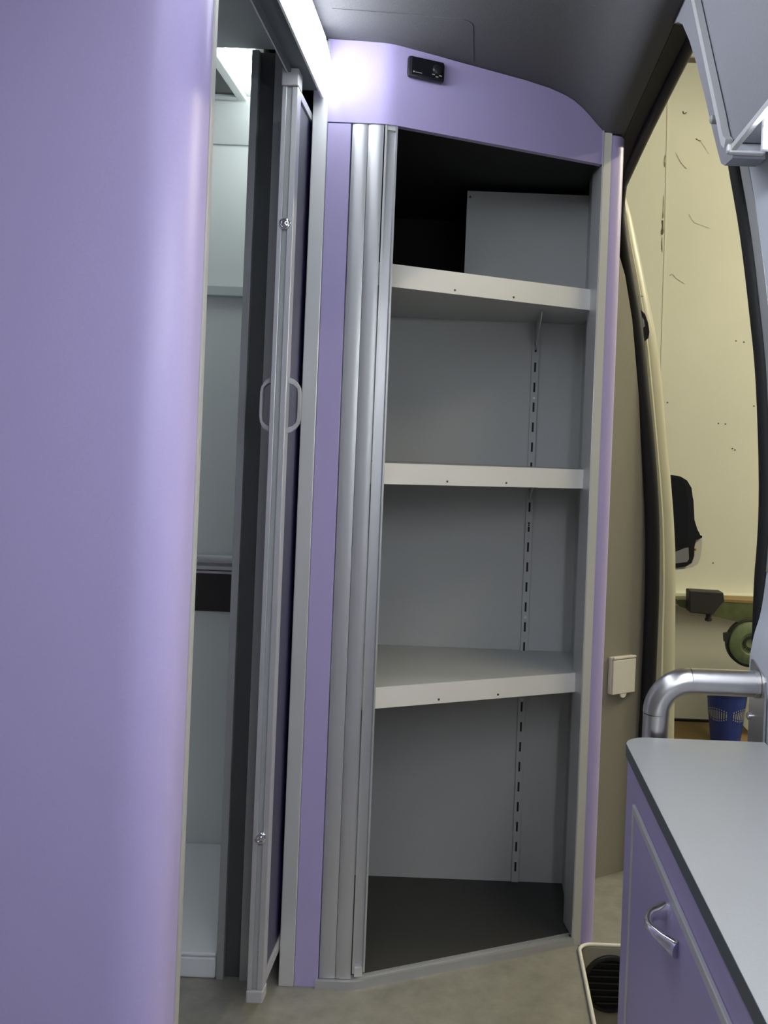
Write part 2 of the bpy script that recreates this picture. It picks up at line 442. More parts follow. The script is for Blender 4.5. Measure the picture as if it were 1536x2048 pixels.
# right hand post
bm = B(); prism(bm, [(.2615, ey - .003, 0), (.2803, ey - .001, 0), (.2803, ey + .018, 0), (.2615, ey + .018, 0)], (0, 0, 1.92)); obj('edge_trim', bm, 'trimcream', cab, 'cream trim at the right')
bm = B(); box(bm, .2585, .2612, ey - .004, ey + .02, 0, 1.925); obj('edge_strip', bm, 'alu', cab, 'thin aluminium strip')
bm = B(); prism(bm, [(.2605, ey - .002, .018), (.2585, ey - .002, .018), (.2455, ey + .068, .018), (.2475, ey + .076, .018), (.2605, ey + .076, .018)], (0, 0, 1.824)); obj('guide_post', bm, 'alu', cab, 'grey guide post at the right')
bm = B(); pth = [(.2806, ey), (.2845, ey)] + arc(.283, ey + .03, .03, -80, 0, 8) + [(.313, 2.43)]
A, Q = strip(pth, 0, .014); prism(bm, [(x, y, 0) for x, y in A + Q[::-1]], (0, 0, 1.915))
obj('side_panel', bm, 'lilac', cab, 'rounded lilac side panel at the right', smooth=40)
bm = B(); box(bm, .262, .272, ey + .0185, 2.41, .0, 1.912); obj('side_wall', bm, 'cabinet_grey', cab)
# inside
bm = B(); box(bm, -.384, .272, 2.4105, 2.425, 0, 1.545); obj('back_panel', bm, 'cabinet_grey', cab)
bm = B(); box(bm, -.064, .272, 2.4105, 2.425, 1.5455, 1.853); ub = obj('back_panel', bm, 'cabinet_grey', cab, 'short upper back panel')
bm = B(); lathe(bm, (-.056, 2.411, 1.837), (0, -1, 0), [(0, .0035), (.0015, .003)], 10); obj('screw', bm, 'hole', ub)
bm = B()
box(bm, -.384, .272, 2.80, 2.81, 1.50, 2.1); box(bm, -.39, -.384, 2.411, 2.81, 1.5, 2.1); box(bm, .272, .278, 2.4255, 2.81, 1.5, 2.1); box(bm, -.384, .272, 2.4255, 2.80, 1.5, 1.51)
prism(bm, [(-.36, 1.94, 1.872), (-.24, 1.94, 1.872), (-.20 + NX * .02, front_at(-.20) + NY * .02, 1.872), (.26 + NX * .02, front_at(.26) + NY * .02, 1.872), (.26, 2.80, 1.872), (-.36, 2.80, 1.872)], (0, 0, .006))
obj('void_shade', bm, 'black_void', cab, 'black boards for the dark of the open space behind the top shelf')  # darkness of the open void put in as black boards and lid
bm = B()
def inside(off, x0=-.364): return [(x0, 1.94), (-.25, 1.94)] + [(x + NX * off, y + NY * off) for x, y in [(-.20, front_at(-.20)), (.262, front_at(.262))]]
fl = [(-.366, 1.945), (-.24, 1.945)] + [(x + NX * .022, y + NY * .022) for x, y in ((-.195, front_at(-.195)), (.27, front_at(.27)))]
prism(bm, [(x, y, .001) for x, y in fl] + [(.262, 2.41, .001), (-.366, 2.41, .001)], (0, 0, .009))
obj('base_board', bm, 'cab_floor', cab, 'charcoal cabinet floor')
# slotted upright with brackets
bm = B(); box(bm, .1255, .1445, 2.4005, 2.4102, .012, 1.50, .001)
up = obj('slotted_upright', bm, 'cabinet_grey', cab)
z = 1.44
while z > .03:
    bm = B(); box(bm, .1325, .1375, 2.3995, 2.4004, z - .0125, z + .0125); obj('slot', bm, 'black_void', up); z -= .0533
for z in (1.305, .965, .72, .50, .07):
    bm = B(); lathe(bm, (.135, 2.4004, z), (0, -1, 0), [(0, .0042), (.0012, .0036), (.0006, .0015)], 12); obj('screw', bm, 'trim', up)
# shelves
SH = [(1.558, .05), (1.122, .046), (.630, .046)]
o0 = .042
pl = (-.225, front_at(-.225) + .0); 
for k, (zt, hh) in enumerate(SH):
    L = (-.262, front_at(-.262)); R_ = (.2615, front_at(.2615))
    def off(p, o): return (p[0] + NX * o, p[1] + NY * o)
    a0, b0 = off(L, o0), off(R_, o0); b0 = (.2612, b0[1] + (.2612 - b0[0]) * math.tan(ANG))
    # depth grows a little faster than the opening
    b0 = (b0[0], b0[1] + .012)
    bm = B(); prism(bm, [(a0[0], a0[1], zt - .014), (b0[0], b0[1], zt - .014), (.2612, 2.4095, zt - .014), (-.363, 2.4095, zt - .014), (-.363, a0[1], zt - .014)], (0, 0, .014))
    if k == 0:
        bm.free(); bm = B(); prism(bm, [(a0[0], a0[1], zt - hh), (b0[0], b0[1], zt - hh), (.2612, 2.4095, zt - hh), (-.363, 2.4095, zt - hh), (-.363, a0[1], zt - hh)], (0, 0, hh))
    lab = ('top', 'middle', 'bottom')[k]
    shf = obj('shelf', bm, 'cabinet_grey', cab, lab + ' shelf')
    dx, dy = b0[0] - a0[0], b0[1] - a0[1]; l = math.hypot(dx, dy); ux, uy = dx / l, dy / l; nx, ny = -uy, ux
    def q(s_, o): return (a0[0] + ux * s_ + nx * o, a0[1] + uy * s_ + ny * o)
    bm = B(); P4 = [q(-.0, -.003), q(l - .002, -.003), q(l, -.0001), q(-.0, -.0001)]
    prism(bm, [(*p, zt - hh) for p in P4], (0, 0, hh))
    obj('edge_lip', bm, 'shelf_white', shf, 'white front edge')
    for s_ in (.224, .372, l - .008):
        p = q(s_, -.003); bm = B(); lathe(bm, (p[0], p[1], zt - hh + .009), (-nx, -ny, 0), [(0, .0026), (.0012, .0022)], 10); obj('screw', bm, 'hole', shf)
    # bracket
    zb = zt - hh if k == 0 else zt - .0142
    yf = 2.205 if k else 2.20
    bm = B(); prism(bm, [(.1335, 2.400, zb - .0003), (.1335, yf, zb - .0003), (.1335, yf - .003, zb - .006), (.1335, yf + .012, zb - .02), (.1335, 2.36, zb - .06), (.1335, 2.400, zb - .075)], (.003, 0, 0))
    obj('bracket', bm, 'cabinet_grey', cab)

# control box on the fascia
bx, by = -.1546, front_at(-.1546)
cb = thing('control_unit', 'small black control box mounted on the lilac fascia near the ceiling', 'control box', (bx, by, 1.95))
def fl_box(u0, u1, o0_, o1_, z0, z1, bev):
    bm = B(); box(bm, u0, u1, o0_, o1_, z0, z1, bev)
    rot = Matrix.Rotation(ANG, 4, 'Z'); bmesh.ops.transform(bm, matrix=Matrix.Translation((bx, by, 0)) @ rot, verts=bm.verts); return bm
obj('housing', fl_box(-.042, .042, -.016, -.0003, 1.9495, 1.996, .007), 'black', cb, smooth=40)
obj('front_cover', fl_box(-.036, .037, -.0185, -.0158, 1.954, 1.992, .0012), 'gloss_black', cb)
bm = B(); c = Matrix.Rotation(ANG, 4, 'Z') @ Vector((.022, -.018, 0)); lathe(bm, (bx + c.x, by + c.y, 1.974), (NX * -1, NY * -1, 0), [(0, .011), (.004, .0105), (.006, .008)], 20); obj('knob', bm, 'black', cb, smooth=40)
bm = B()
for (u, z_) in ((.014, 1.962), (.022, 1.9585), (.030, 1.962)):
    b2 = fl_box(u - .003, u + .003, -.0192, -.0184, z_ - .0012, z_ + .0012, 0); me = bpy.data.meshes.new('t'); b2.to_mesh(me); b2.free(); bm.from_mesh(me); bpy.data.meshes.remove(me)
obj('button_marks', bm, 'frame_grey', cb)
bm = B()
for i in range(6):
    b2 = fl_box(-.027 + i * .0026, -.0252 + i * .0026, -.0190, -.0184, 1.9585, 1.9602, 0); me = bpy.data.meshes.new('t'); b2.to_mesh(me); b2.free(); bm.from_mesh(me); bpy.data.meshes.remove(me)
b2 = fl_box(-.032, -.0288, -.0190, -.0184, 1.958, 1.9612, 0); me = bpy.data.meshes.new('t'); b2.to_mesh(me); b2.free(); bm.from_mesh(me); bpy.data.meshes.remove(me)
obj('print_marks', bm, 'frame_grey', cb)

# ------------------------------------------------------------------ beige wall beyond the cabinet, socket cover
FW0, FW1 = Vector((.302, 2.43)), Vector((.49, 2.55))
fw = (FW1 - FW0).normalized(); fn = Vector((-fw.y, fw.x))
bm = B()
prism(bm, [(FW0.x, FW0.y, 0), (FW1.x - .03, FW1.y - .019, 0), (FW1.x - .03 + fn.x * .03, FW1.y - .019 + fn.y * .03, 0), (FW0.x + fn.x * .03, FW0.y + fn.y * .03, 0)], (0, 0, .001))
bm.free(); bm = B()
SEAL_L = [(0.4727, 0.4006), (0.4741, 0.5076), (0.4768, 0.6526), (0.4745, 0.8171), (0.4672, 1.0025), (0.4497, 1.179), (0.4235, 1.3623), (0.3982, 1.5385), (0.371, 1.657)]
SEAL_R = [(0.5162, 0.4024), (0.5176, 0.5093), (0.5161, 0.6542), (0.5161, 0.7976), (0.5073, 0.9844), (0.4869, 1.1805), (0.4614, 1.3638), (0.4375, 1.5401), (0.4174, 1.6588), (0.3903, 1.7731), (0.3738, 1.9075)]
edge = [(SEAL_L[0][0] - .012, -.0), (SEAL_L[0][0] - .004, .2)] + SEAL_L + [(.335, 1.75), (.335, 1.93)]
edge = [(x + .006, z) for x, z in edge]
def fwp(x, z, o=0.): 
    u = (x - FW0.x) / fw.x
    return (x + fn.x * o, FW0.y + fw.y * u + fn.y * o, z)
rows = [[fwp(.30, z), fwp(.5 * (.30 + x), z), fwp(x, z)] for x, z in edge]
sheet(bm, rows, (fn.x * .02, fn.y * .02, 0))
struct(obj('wall_front', bm, 'beige_wall'))
sc = thing('socket_cover', 'cream plastic socket cover with a lift tab on the beige wall beside the cabinet', 'socket', fwp(.408, .51))
def on_fw(u0, u1, o0_, o1_, z0, z1, bev):
    bm = B(); box(bm, u0, u1, o0_, o1_, z0, z1, bev)
    c = Vector(fwp(.408, 0)); bmesh.ops.transform(bm, matrix=Matrix.Translation(c) @ Matrix.Rotation(math.atan2(fw.y, fw.x), 4, 'Z'), verts=bm.verts); return bm
obj('back_box', on_fw(-.043, .042, -.014, -.0005, .505, .607, .003), 'cream_plastic', sc)
obj('lid', on_fw(-.041, .041, -.021, -.0145, .506, .600, .002), 'cream_plastic', sc)
bm = on_fw(-.041, .041, -.022, -.0145, .6015, .609, .002); obj('hinge', bm, 'cream_plastic', sc)
bm = B(); c = Vector(fwp(.408, .505)); lathe(bm, c + Vector((-fn.x * .0145, -fn.y * .0145, 0)), (-fn.x, -fn.y, 0), [(0, .011), (.005, .011)], 20); obj('lift_tab', bm, 'cream_plastic', sc)

# ------------------------------------------------------------------ black door seal: front edge, header, rear edge
ds = thing('door_seal', 'black rubber seal around the open sliding door', 'door seal', (.45, 2.0, 0))
mid = [((a[0] + b[0]) / 2, (a[1] + b[1]) / 2) for a, b in zip(SEAL_L, SEAL_R)]
fr = [(mid[0][0] - .02, 2.53, -.0), (mid[0][0] - .006, 2.53, .2)] + [(x, 2.53, z) for x, z in mid] + [(.375, 2.525, 1.76), (.362, 2.515, 1.85), (.360, 2.48, 1.905)]
fr = [(x, y, max(z, .002)) for x, y, z in fr]
hd = [(.361, 2.38, 1.914), (.361, 2.1, 1.928), (.361, 1.68, 1.935), (.361, 1.3, 1.935)]
sp = smooth_path(fr, 4); nf = len(sp)
sp2 = smooth_path([fr[-1]] + hd, 4)[1:]
rad_ = [.0205 if p.z < 1.6 else max(.013, .0205 - (p.z - 1.6) * .03) for p in sp] + [.013] * len(sp2)
bm = B(); tube(bm, sp + sp2, rad_, 14, ref=(.93, .2, .3)); obj('front_seal', bm, 'rubber', ds, smooth=60)
# ------------------------------------------------------------------ cream body pillar beyond the seal
pr = [(0.599, 0.1656), (0.5935, 0.3781), (0.5863, 0.6167), (0.5793, 0.8291), (0.5706, 0.957), (0.5538, 1.1063), (0.542, 1.1831), (0.5064, 1.4584), (0.4641, 1.6447), (0.4138, 1.8466), (0.3843, 1.9314)]
pr = [tuple(p)[:2] for p in smooth_path([(a, b, 0) for a, b in pr], 4)]
dp = thing('door_pillar', 'cream painted van door pillar just outside the black seal', 'pillar', (.48, 2.6, 0))
SR = sorted([(z, x) for x, z in SEAL_R]); SR = [(-.5, SR[0][1] - .02)] + SR
bm = B()
rows = []
for x, z in pr:
    xl = min(lerp(SR, z) - .012, x - .004)
    rows.append([(xl, 2.545, z), (xl + (x - xl) * .35, 2.548, z), (xl + (x - xl) * .48, 2.575, z), (xl + (x - xl) * .72, 2.580, z), (x, 2.62, z), (x + .0, 2.66, z)])
sheet(bm, rows, (-.012, .012, 0)); obj('skin', bm, 'van_cream', dp, smooth=50)
bm = B(); prism(bm, [(0.4309, 2.532, 1.5753), (0.4455, 2.532, 1.5618), (0.4549, 2.532, 1.5382), (0.4601, 2.532, 1.5117), (0.458, 2.532, 1.4947), (0.4458, 2.532, 1.483), (0.4345, 2.532, 1.4825)], (0, .03, 0)); la = obj('door_striker', bm, 'black', dp, 'black door striker')
bm = B(); prism(bm, [(0.437, 2.53, 1.5527), (0.443, 2.53, 1.5445), (0.4465, 2.53, 1.5277), (0.4411, 2.53, 1.5219)], (0, .0015, 0)); obj('catch', bm, 'frame_grey', la)
bm = B(); tube(bm, [(0.4276, 2.546, 1.6142), (0.4416, 2.57, 1.619), (0.4632, 2.61, 1.6211)], .0012, 6); obj('panel_joint', bm, 'crack', dp)

# ------------------------------------------------------------------ right hand wall behind the door opening
RP = [(.348, 1.60), (0.3518, 1.576), (0.3719, 1.4807), (0.3899, 1.3689), (0.4031, 1.2691), (.4135, 1.12), (.4135, 1.02), (0.4073, 0.9462), (0.3981, 0.9081), (0.3931, 0.8723), (.3945, .84), (.3965, .78), (.398, .3), (.40, 0.0)]
RPs = [tuple(p)[:2] for p in smooth_path([(a, b, 0) for a, b in RP], 4)]
bm = B()
rows = [[(x, y, z) for x, z in RPs] for y in (-1.8, 0, .6, 1.245)]
sheet(bm, rows, (.03, 0, 0)); wr = struct(obj('wall_right', bm, 'wall_pale', smooth=40))
bm = B(); sheet(bm, [[(x - .001, y, z) for x, z in RPs if z > .985] for y in (1.2455, 1.28)], (.031, 0, 0)); es_ = obj('edge_strip', bm, 'wall_grey', wr, 'grey metal edge strip', smooth=40)
bm = B(); sheet(bm, [[(x, y, z) for x, z in RPs if z <= 1.0] for y in (1.2455, 1.28)], (.03, 0, 0)); obj('lower_lining', bm, 'wall_pale', wr, smooth=40)
bm = B(); c = Vector((0.3834, 1.262, 1.4613)); lathe(bm, (c.x - .003, c.y, c.z), (-1, 0, 0), [(0, .006), (.002, .006)], 12); obj('hole', bm, 'black_void', es_)
bm = B()
tube(bm, [((x if z > 1.15 else max(x, .412)) - .002, 1.292, z) for x, z in RPs if z > .8], .011, 12, ref=(0, 1, 0), ry=.012)
obj('rear_seal', bm, 'rubber', ds, smooth=60)
bm = B(); tube(bm, [((x if z > 1.15 else max(x, .412)) + .012, 1.287, z) for x, z in RPs if z > .8], .006, 10, ref=(0, 1, 0)); obj('inner_bead', bm, 'black', ds, smooth=60)

# ------------------------------------------------------------------ overhead locker at the upper right
ol = thing('overhead_locker', 'grey overhead locker with a pale slanted edge strip at the upper right above the worktop', 'locker', (.32, .9, 1.55))
LX = .305
st = [(1.4475, 1.935), (1.40, 1.869), (1.21, 1.608)] + [(1.194, 1.584), (1.182, 1.569), (1.166, 1.559)]
door = [(-1.8, 1.93)] + [(1.43, 1.918)] + st[1:3] + [(1.193, 1.585), (1.178, 1.571), (1.158, 1.560), (-1.8, 1.558)]
bm = B(); prism(bm, [(LX + .006, y - .006, z) for y, z in door], (.045, 0, 0)); obj('door', bm, 'lining', ol)
# end panel between strip and door opening
ep = [(1.46, 1.937), (1.62, 1.935), (1.598, 1.926), (1.575, 1.917), (1.545, 1.904), (1.51, 1.884), (1.45, 1.829), (1.39, 1.765), (1.33, 1.693), (1.27, 1.617), (1.235, 1.575), (1.218, 1.556), (1.20, 1.547), (1.16, 1.544), (1.16, 1.556), (1.182, 1.570), (1.21, 1.612), (1.40, 1.873)]
bm = B(); prism(bm, [(LX + .004, y, z) for y, z in ep], (.042, 0, 0)); obj('end_panel', bm, 'lining', ol)
bm = B()
ins = [(y, z) for y, z in st]; outs = [(y - .0115, z - .001) if i < 3 else (y - .013, z + .008) for i, (y, z) in enumerate(st)]
A, Q = [], []
for i, (y, z) in enumerate(st):
    a = st[max(i - 1, 0)]; b = st[min(i + 1, len(st) - 1)]
    ty, tz = b[0] - a[0], b[1] - a[1]; l = math.hypot(ty, tz); ny_, nz_ = tz / l, -ty / l
    A.append((y - ny_ * .001, z - nz_ * .001)); Q.append((y + ny_ * .011, z + nz_ * .011))
prism(bm, [(LX - .006, y, z) for y, z in A + Q[::-1]], (.010, 0, 0))
box(bm, LX - .006, LX + .043, 1.146, 1.159, 1.5465, 1.559, .003)
obj('edge_strip', bm, 'trim', ol, 'pale slanted edge strip')
bm = B(); c = Vector((LX - .006, 1.2225, 1.614)); lathe(bm, (LX + .003, 1.232, 1.620), (-1, 0, 0), [(0, .006), (.011, .006), (.013, .004)], 14); obj('bolt', bm, 'frame_grey', ol, 'grey bolt')
bm = B(); box(bm, LX - .002, LX + .005, -1.8, 1.15, 1.549, 1.5575, .001); obj('bottom_edge', bm, 'trim', ol)
t = thing('locker_light', 'bright led strip light under the overhead locker at the right edge', 'light', (.33, .5, 1.54))
bm = B(); box(bm, .3135, .342, -1.8, 1.055, 1.549, 1.5565); box(bm, .3135, .342, 1.0465, 1.055, 1.5175, 1.549); obj('housing', bm, 'tray', t)  # end plate added to keep the strip's light off the locker edge
bm = B(); box(bm, .3145, .341, -1.79, 1.045, 1.518, 1.5488, .003); obj('diffuser', bm, 'led_right', t)  # unseen length behind the camera added as frontal light

# ------------------------------------------------------------------ kitchen unit: base cabinet, worktop, grab rail
bc = thing('base_cabinet', 'lilac base cabinet with an aluminium framed door under the grey worktop', 'cabinet', (.3, .5, 0))
bm = B(); box(bm, .2105, .393, -.5, 1.194, 0, .7635, .001); obj('carcass', bm, 'lilac', bc)
bm = B()
box(bm, .2055, .2103, 1.112, 1.122, .06, .7215, .0012); box(bm, .2055, .2103, .30, 1.1118, .7115, .7215, .0012); box(bm, .2055, .2103, .30, 1.1118, .06, .07, .0012)
obj('door_frame', bm, 'trim', bc, 'pale aluminium door frame')
bm = B(); box(bm, .2065, .2103, .30, 1.1085, .071, .7105, .0008); kd = obj('door', bm, 'lilac', bc)
bm = B()
hp = [(.2065, .857, .686), (.199, .8665, .6872), (.190, .880, .689), (.1855, .892, .690), (.187, .903, .691), (.193, .912, .6915), (.2065, .918, .692)]
sp = smooth_path(hp, 4); n = len(sp)
tube(bm, sp, [.0092 - .0048 * math.sin(PI * min(1, i / (n - 1) * 1.0)) for i in range(n)], 12, ref=(0, 0, 1)); obj('handle', bm, 'chrome', kd, 'chrome bow handle', smooth=60)
wt = thing('worktop', 'grey worktop with a dark rounded edge above the lilac base cabinet', 'worktop', (.3, .5, .764))
pl_ = [(.394, -.5), (.394, 1.203)] + [(.28, 1.203)] + arc(.2365, 1.171, .032, 90, 180, 8) + [(.2045, -.5)]
bm = B(); prism(bm, [(x, y, .7645) for x, y in pl_], (0, 0, .0155)); obj('top', bm, 'worktop', wt)
pe = [(.393, 1.2035), (.28, 1.2035)] + arc(.2365, 1.1715, .0325, 90, 180, 8) + [(.204, -.5)]
A, Q = strip(pe[::-1], -.0002, -.0012)
bm = B(); prism(bm, [(x, y, .7640) for x, y in A + Q[::-1]], (0, 0, .0155)); obj('edge_band', bm, 'worktop_edge', wt, 'dark edge band')
gr = thing('grab_rail', 'bent stainless steel grab rail behind the worktop, fixed to the right wall', 'grab rail', (.253, 1.235, 0))
GY, GR = 1.232, .0178
bm = B(); tube(bm, [(.2535, GY, .001), (.2535, GY, .805)], GR, 28, ref=(0, 1, 0)); obj('upright_tube', bm, 'steel', gr, smooth=60)
bm = B(); tube(bm, [(x, GY, z) for x, z in arc(.2985, .8055, .045, 180, 90, 14)], GR + .0003, 28, ref=(0, 1, 0)); obj('elbow', bm, 'steel', gr, smooth=60)
bm = B(); tube(bm, [(.2987, GY, .8505), (.3905, GY, .8505)], GR, 28, ref=(0, 1, 0)); obj('cross_tube', bm, 'steel', gr, smooth=60)
bm = B(); tube(bm, [(.3845, GY, .8505), (.3906, GY, .8505)], GR + .0012, 28, ref=(0, 1, 0)); obj('weld_collar', bm, 'steel', gr, smooth=60)
bm = B(); prism(bm, [(.391, 1.268, .70), (.391, 1.268, .873), (.391, 1.262, .878), (.391, 1.256, .878), (.391, 1.206, .866), (.391, 1.202, .860), (.391, 1.202, .70)], (.003, 0, 0)); obj('wall_plate', bm, 'steel', gr, 'flat wall plate')
bm = B(); lathe(bm, (.3912, 1.258, .799), (-1, 0, 0), [(0, .0055), (.004, .0055), (.006, .003)], 14); obj('bolt', bm, 'chrome', gr, smooth=40)

# ------------------------------------------------------------------ step well with rim and round vent
sw = thing('step_well', 'beige entry step well with an off-white rim, sunk in the floor by the door', 'step', (.36, 1.7, -.2))
bm = B()
box(bm, WX0, WX1, WY0, WY1, -.215, -.205); box(bm, WX0 - .006, WX0 - .0002, WY0, WY1, -.215, -.0305); box(bm, WX0, WX1, WY1 + .0002, WY1 + .008, -.215, -.0305); box(bm, WX1 + .0002, WX1 + .006, WY0, WY1, -.215, -.0305); box(bm, WX0, WX1, WY0 - .008, WY0 - .0002, -.215, -.0305)
bm.free(); bm = B()
e = .0012
box(bm, WX0 + e, WX1 - e, WY0 + e, WY1 - e, -.215, -.205)
box(bm, WX0 + e, WX0 + .006, WY0 + e, WY1 - e, -.205, -.001); box(bm, WX1 - .006, WX1 - e, WY0 + e, WY1 - e, -.205, -.001)
box(bm, WX0 + .006, WX1 - .006, WY1 - .006, WY1 - e, -.205, -.001); box(bm, WX0 + .006, WX1 - .006, WY0 + e, WY0 + .006, -.205, -.001)
obj('liner', bm, 'well', sw)
rr = .03
rim = arc(WX0 + rr, WY1 - rr, rr, 180, 90, 6) + arc(WX1 - rr, WY1 - rr, rr, 90, 0, 6) + arc(WX1 - rr, WY0 + rr, rr, 0, -90, 6) + arc(WX0 + rr, WY0 + rr, rr, -90, -180, 6)
bm = B(); tube(bm, [(x, y, .003) for x, y in rim], .0045, 10, ref=(0, 0, 1), closed=True); obj('rim', bm, 'white_rim', sw, 'off-white rim', smooth=60)
vt = thing('air_vent', 'round black louvred air vent in the far side of the step well', 'vent', (.353, WY1 - .006, -.15))
bm = B(); lathe(bm, (.353, WY1 - .0063, -.083), (0, -1, 0), [(0, .067), (.006, .067), (.009, .063), (.009, .058), (.003, .057)], 40); obj('ring', bm, 'black', vt, smooth=40)
for k in range(7):
    zz = -.083 + (k - 3) * .0155; hw = math.sqrt(max(.057 ** 2 - (zz + .083) ** 2, .0004)) - .001
    bm = B(); box(bm, .353 - hw, .353 + hw, WY1 - .0145, WY1 - .0098, zz - .0045, zz + .0045, .001)
    bmesh.ops.rotate(bm, verts=bm.verts, cent=(.353, WY1 - .012, zz), matrix=Matrix.Rotation(.35, 3, 'X')); obj('louvre', bm, 'rubber', vt)

# ------------------------------------------------------------------ outside: mirror, garage
D = 3.5
wm = thing('wing_mirror', 'black wing mirror of the van seen past the cream pillar', 'mirror', (0.7819, 3.55, 0.7427))
ho = [(0.6949, 3.5, 1.0957), (0.7474, 3.5, 1.0978), (0.7806, 3.5, 1.0933), (0.8065, 3.5, 1.0787), (0.8251, 3.5, 1.0503), (0.8328, 3.5, 1.0039), (0.8398, 3.5, 0.9263), (0.8471, 3.5, 0.8877), (0.8575, 3.5, 0.8706), (0.8733, 3.5, 0.8654), (0.8736, 3.5, 0.8576), (0.8427, 3.5, 0.8525), (0.8434, 3.5, 0.7864), (0.8347, 3.5, 0.7588), (0.8139, 3.5, 0.7443), (0.7714, 3.5, 0.7368), (0.7093, 3.5, 0.7324)]
bm = B(); prism(bm, ho, (0, .10, 0)); bmesh.ops.bevel(bm, geom=[e_ for e_ in bm.edges if all(abs(v.co.y - 3.5) < 1e-4 for v in e_.verts)], offset=.006, segments=2, affect='EDGES')
obj('housing', bm, 'black', wm)
def inset(p): return [(x, 3.497, z) for x, y, z in p]
bm = B(); prism(bm, inset([(0.7025, 3.497, 1.0844), (0.7472, 3.497, 1.0862), (0.7805, 3.497, 1.0797), (0.7968, 3.497, 1.0609), (0.8088, 3.497, 1.0031), (0.8158, 3.497, 0.9256), (0.8188, 3.497, 0.8479), (0.8136, 3.497, 0.8322), (0.7673, 3.497, 0.8226), (0.7131, 3.497, 0.8165)]), (0, .004, 0)); obj('main_glass', bm, 'mirror', wm, 'dark mirror glass')
bm = B(); prism(bm, inset([(0.7137, 3.497, 0.801), (0.7682, 3.497, 0.7993), (0.8065, 3.497, 0.8163), (0.82, 3.497, 0.8188), (0.8237, 3.497, 0.7743), (0.8164, 3.497, 0.7623), (0.77, 3.497, 0.7546), (0.7157, 3.497, 0.7505)]), (0, .004, 0)); obj('wide_angle_glass', bm, 'mirror_pale', wm, 'pale lower mirror glass')
bm = B(); prism(bm, [(0.8475, 3.52, 0.8498), (0.8767, 3.52, 0.8539), (0.8766, 3.52, 0.8089), (0.8738, 3.52, 0.7794), (0.865, 3.52, 0.7536), (0.846, 3.52, 0.7411), (0.815, 3.52, 0.7321), (0.7799, 3.52, 0.7287), (0.7797, 3.52, 0.7336), (0.8186, 3.52, 0.741), (0.8405, 3.52, 0.7556), (0.8491, 3.52, 0.7843)], (0, .06, 0)); ln = obj('indicator_lens', bm, 'lens', wm, 'clear indicator lens')
bm = B(); lathe(bm, (0.8529, 3.5195, 0.81), (0, -1, 0), [(0, .005), (.003, .003)], 10); obj('bulb', bm, 'amber', ln)
bm = B(); box(bm, .60, .70, 3.52, 3.58, .85, .90, .01); obj('arm', bm, 'black', wm)

GD = 4.6; GZ = -.6
bm = B(); box(bm, -2.5, 5.5, GD, GD + .1, GZ, 3.19)
gw = struct(obj('wall_garage', bm, 'garage'))
bm = B(); prism(bm, [(0.8751, 4.598, 3.1991), (0.8936, 4.598, 2.2795), (0.9003, 4.598, 1.4617), (0.931, 4.598, 0.4914), (0.9361, 4.598, 0.4916), (0.9054, 4.598, 1.4619), (0.8987, 4.598, 2.2797), (0.8802, 4.598, 3.1993)], (0, .0015, 0)); obj('wall_joint', bm, 'joint', gw)
def crack(pts, w):
    bm = B(); P = [Vector(p) for p in smooth_path(pts, 4)]
    L_, R2 = [], []
    for i, p in enumerate(P):
        t_ = (P[min(i + 1, len(P) - 1)] - P[max(i - 1, 0)]).normalized(); n_ = Vector((-t_.z, 0, t_.x))
        ww = w * (.3 + .9 * random.random()) * (1 if 0 < i < len(P) - 1 else .2)
        L_.append(p + n_ * ww); R2.append(p - n_ * ww)
    prism(bm, L_ + R2[::-1], (0, .001, 0)); obj('crack', bm, 'crack', gw)
crack([(0.8818, 4.597, 2.5088), (0.8822, 4.597, 2.4321), (0.8814, 4.597, 2.3887)], .0016)
crack([(0.8791, 4.597, 2.3809), (0.8829, 4.597, 2.3504), (0.8796, 4.597, 2.3042)], .0055)
crack([(0.8826, 4.597, 2.2941), (0.8816, 4.597, 2.2532), (0.8857, 4.597, 2.215)], .0015)
crack([(0.8813, 4.597, 2.7132), (0.8774, 4.597, 2.6824), (0.8813, 4.597, 2.6494)], .0015)
crack([(0.9618, 4.597, 2.9413), (0.97, 4.597, 2.9263), (0.9824, 4.597, 2.937)], .002)
crack([(1.0337, 4.597, 2.8036), (1.0494, 4.597, 2.794), (1.0597, 4.597, 2.7919)], .003)
crack([(0.9344, 4.597, 2.7281), (0.962, 4.597, 2.6781), (0.9939, 4.597, 2.6461)], .0010)
crack([(1.0132, 4.597, 2.4169), (1.0403, 4.597, 2.377), (1.0766, 4.597, 2.3631), (1.1233, 4.597, 2.3471)], .0006)
crack([(0.9287, 4.597, 2.0966), (0.9411, 4.597, 2.1073), (0.9597, 4.597, 2.0876), (1.0069, 4.597, 2.0588)], .0006)
crack([(1.0598, 4.597, 2.7893), (1.0814, 4.597, 2.7595), (1.1032, 4.597, 2.7271)], .0006)
for px in [(1.3203, 4.599, 1.7749), (1.2792, 4.599, 1.7784), (0.9419, 4.599, 1.4506), (1.3843, 4.599, 1.4502), (1.2065, 4.599, 1.3537), (1.2424, 4.599, 1.3525), (1.2831, 4.599, 1.2288), (1.2961, 4.599, 1.2217), (1.2066, 4.599, 0.6403), (1.4214, 4.599, 1.4158)]:
    bm = B(); lathe(bm, px, (0, -1, 0), [(0, .004), (.002, .0025)], 8); obj('nail_hole', bm, 'crack', gw)
bm = B(); box(bm, -2.5, 5.5, GD - .02, GD + .1, 3.215, 3.7); struct(obj('trim_3', bm, 'garage'))
bm = B(); box(bm, -2.5, 5.5, GD, GD + .1, 3.19, 3.215); struct(obj('trim_4', bm, 'crack'))
bm = B(); box(bm, -3, 6, -2, GD, GZ - .05, GZ); struct(obj('floor_garage', bm, 'concrete'))
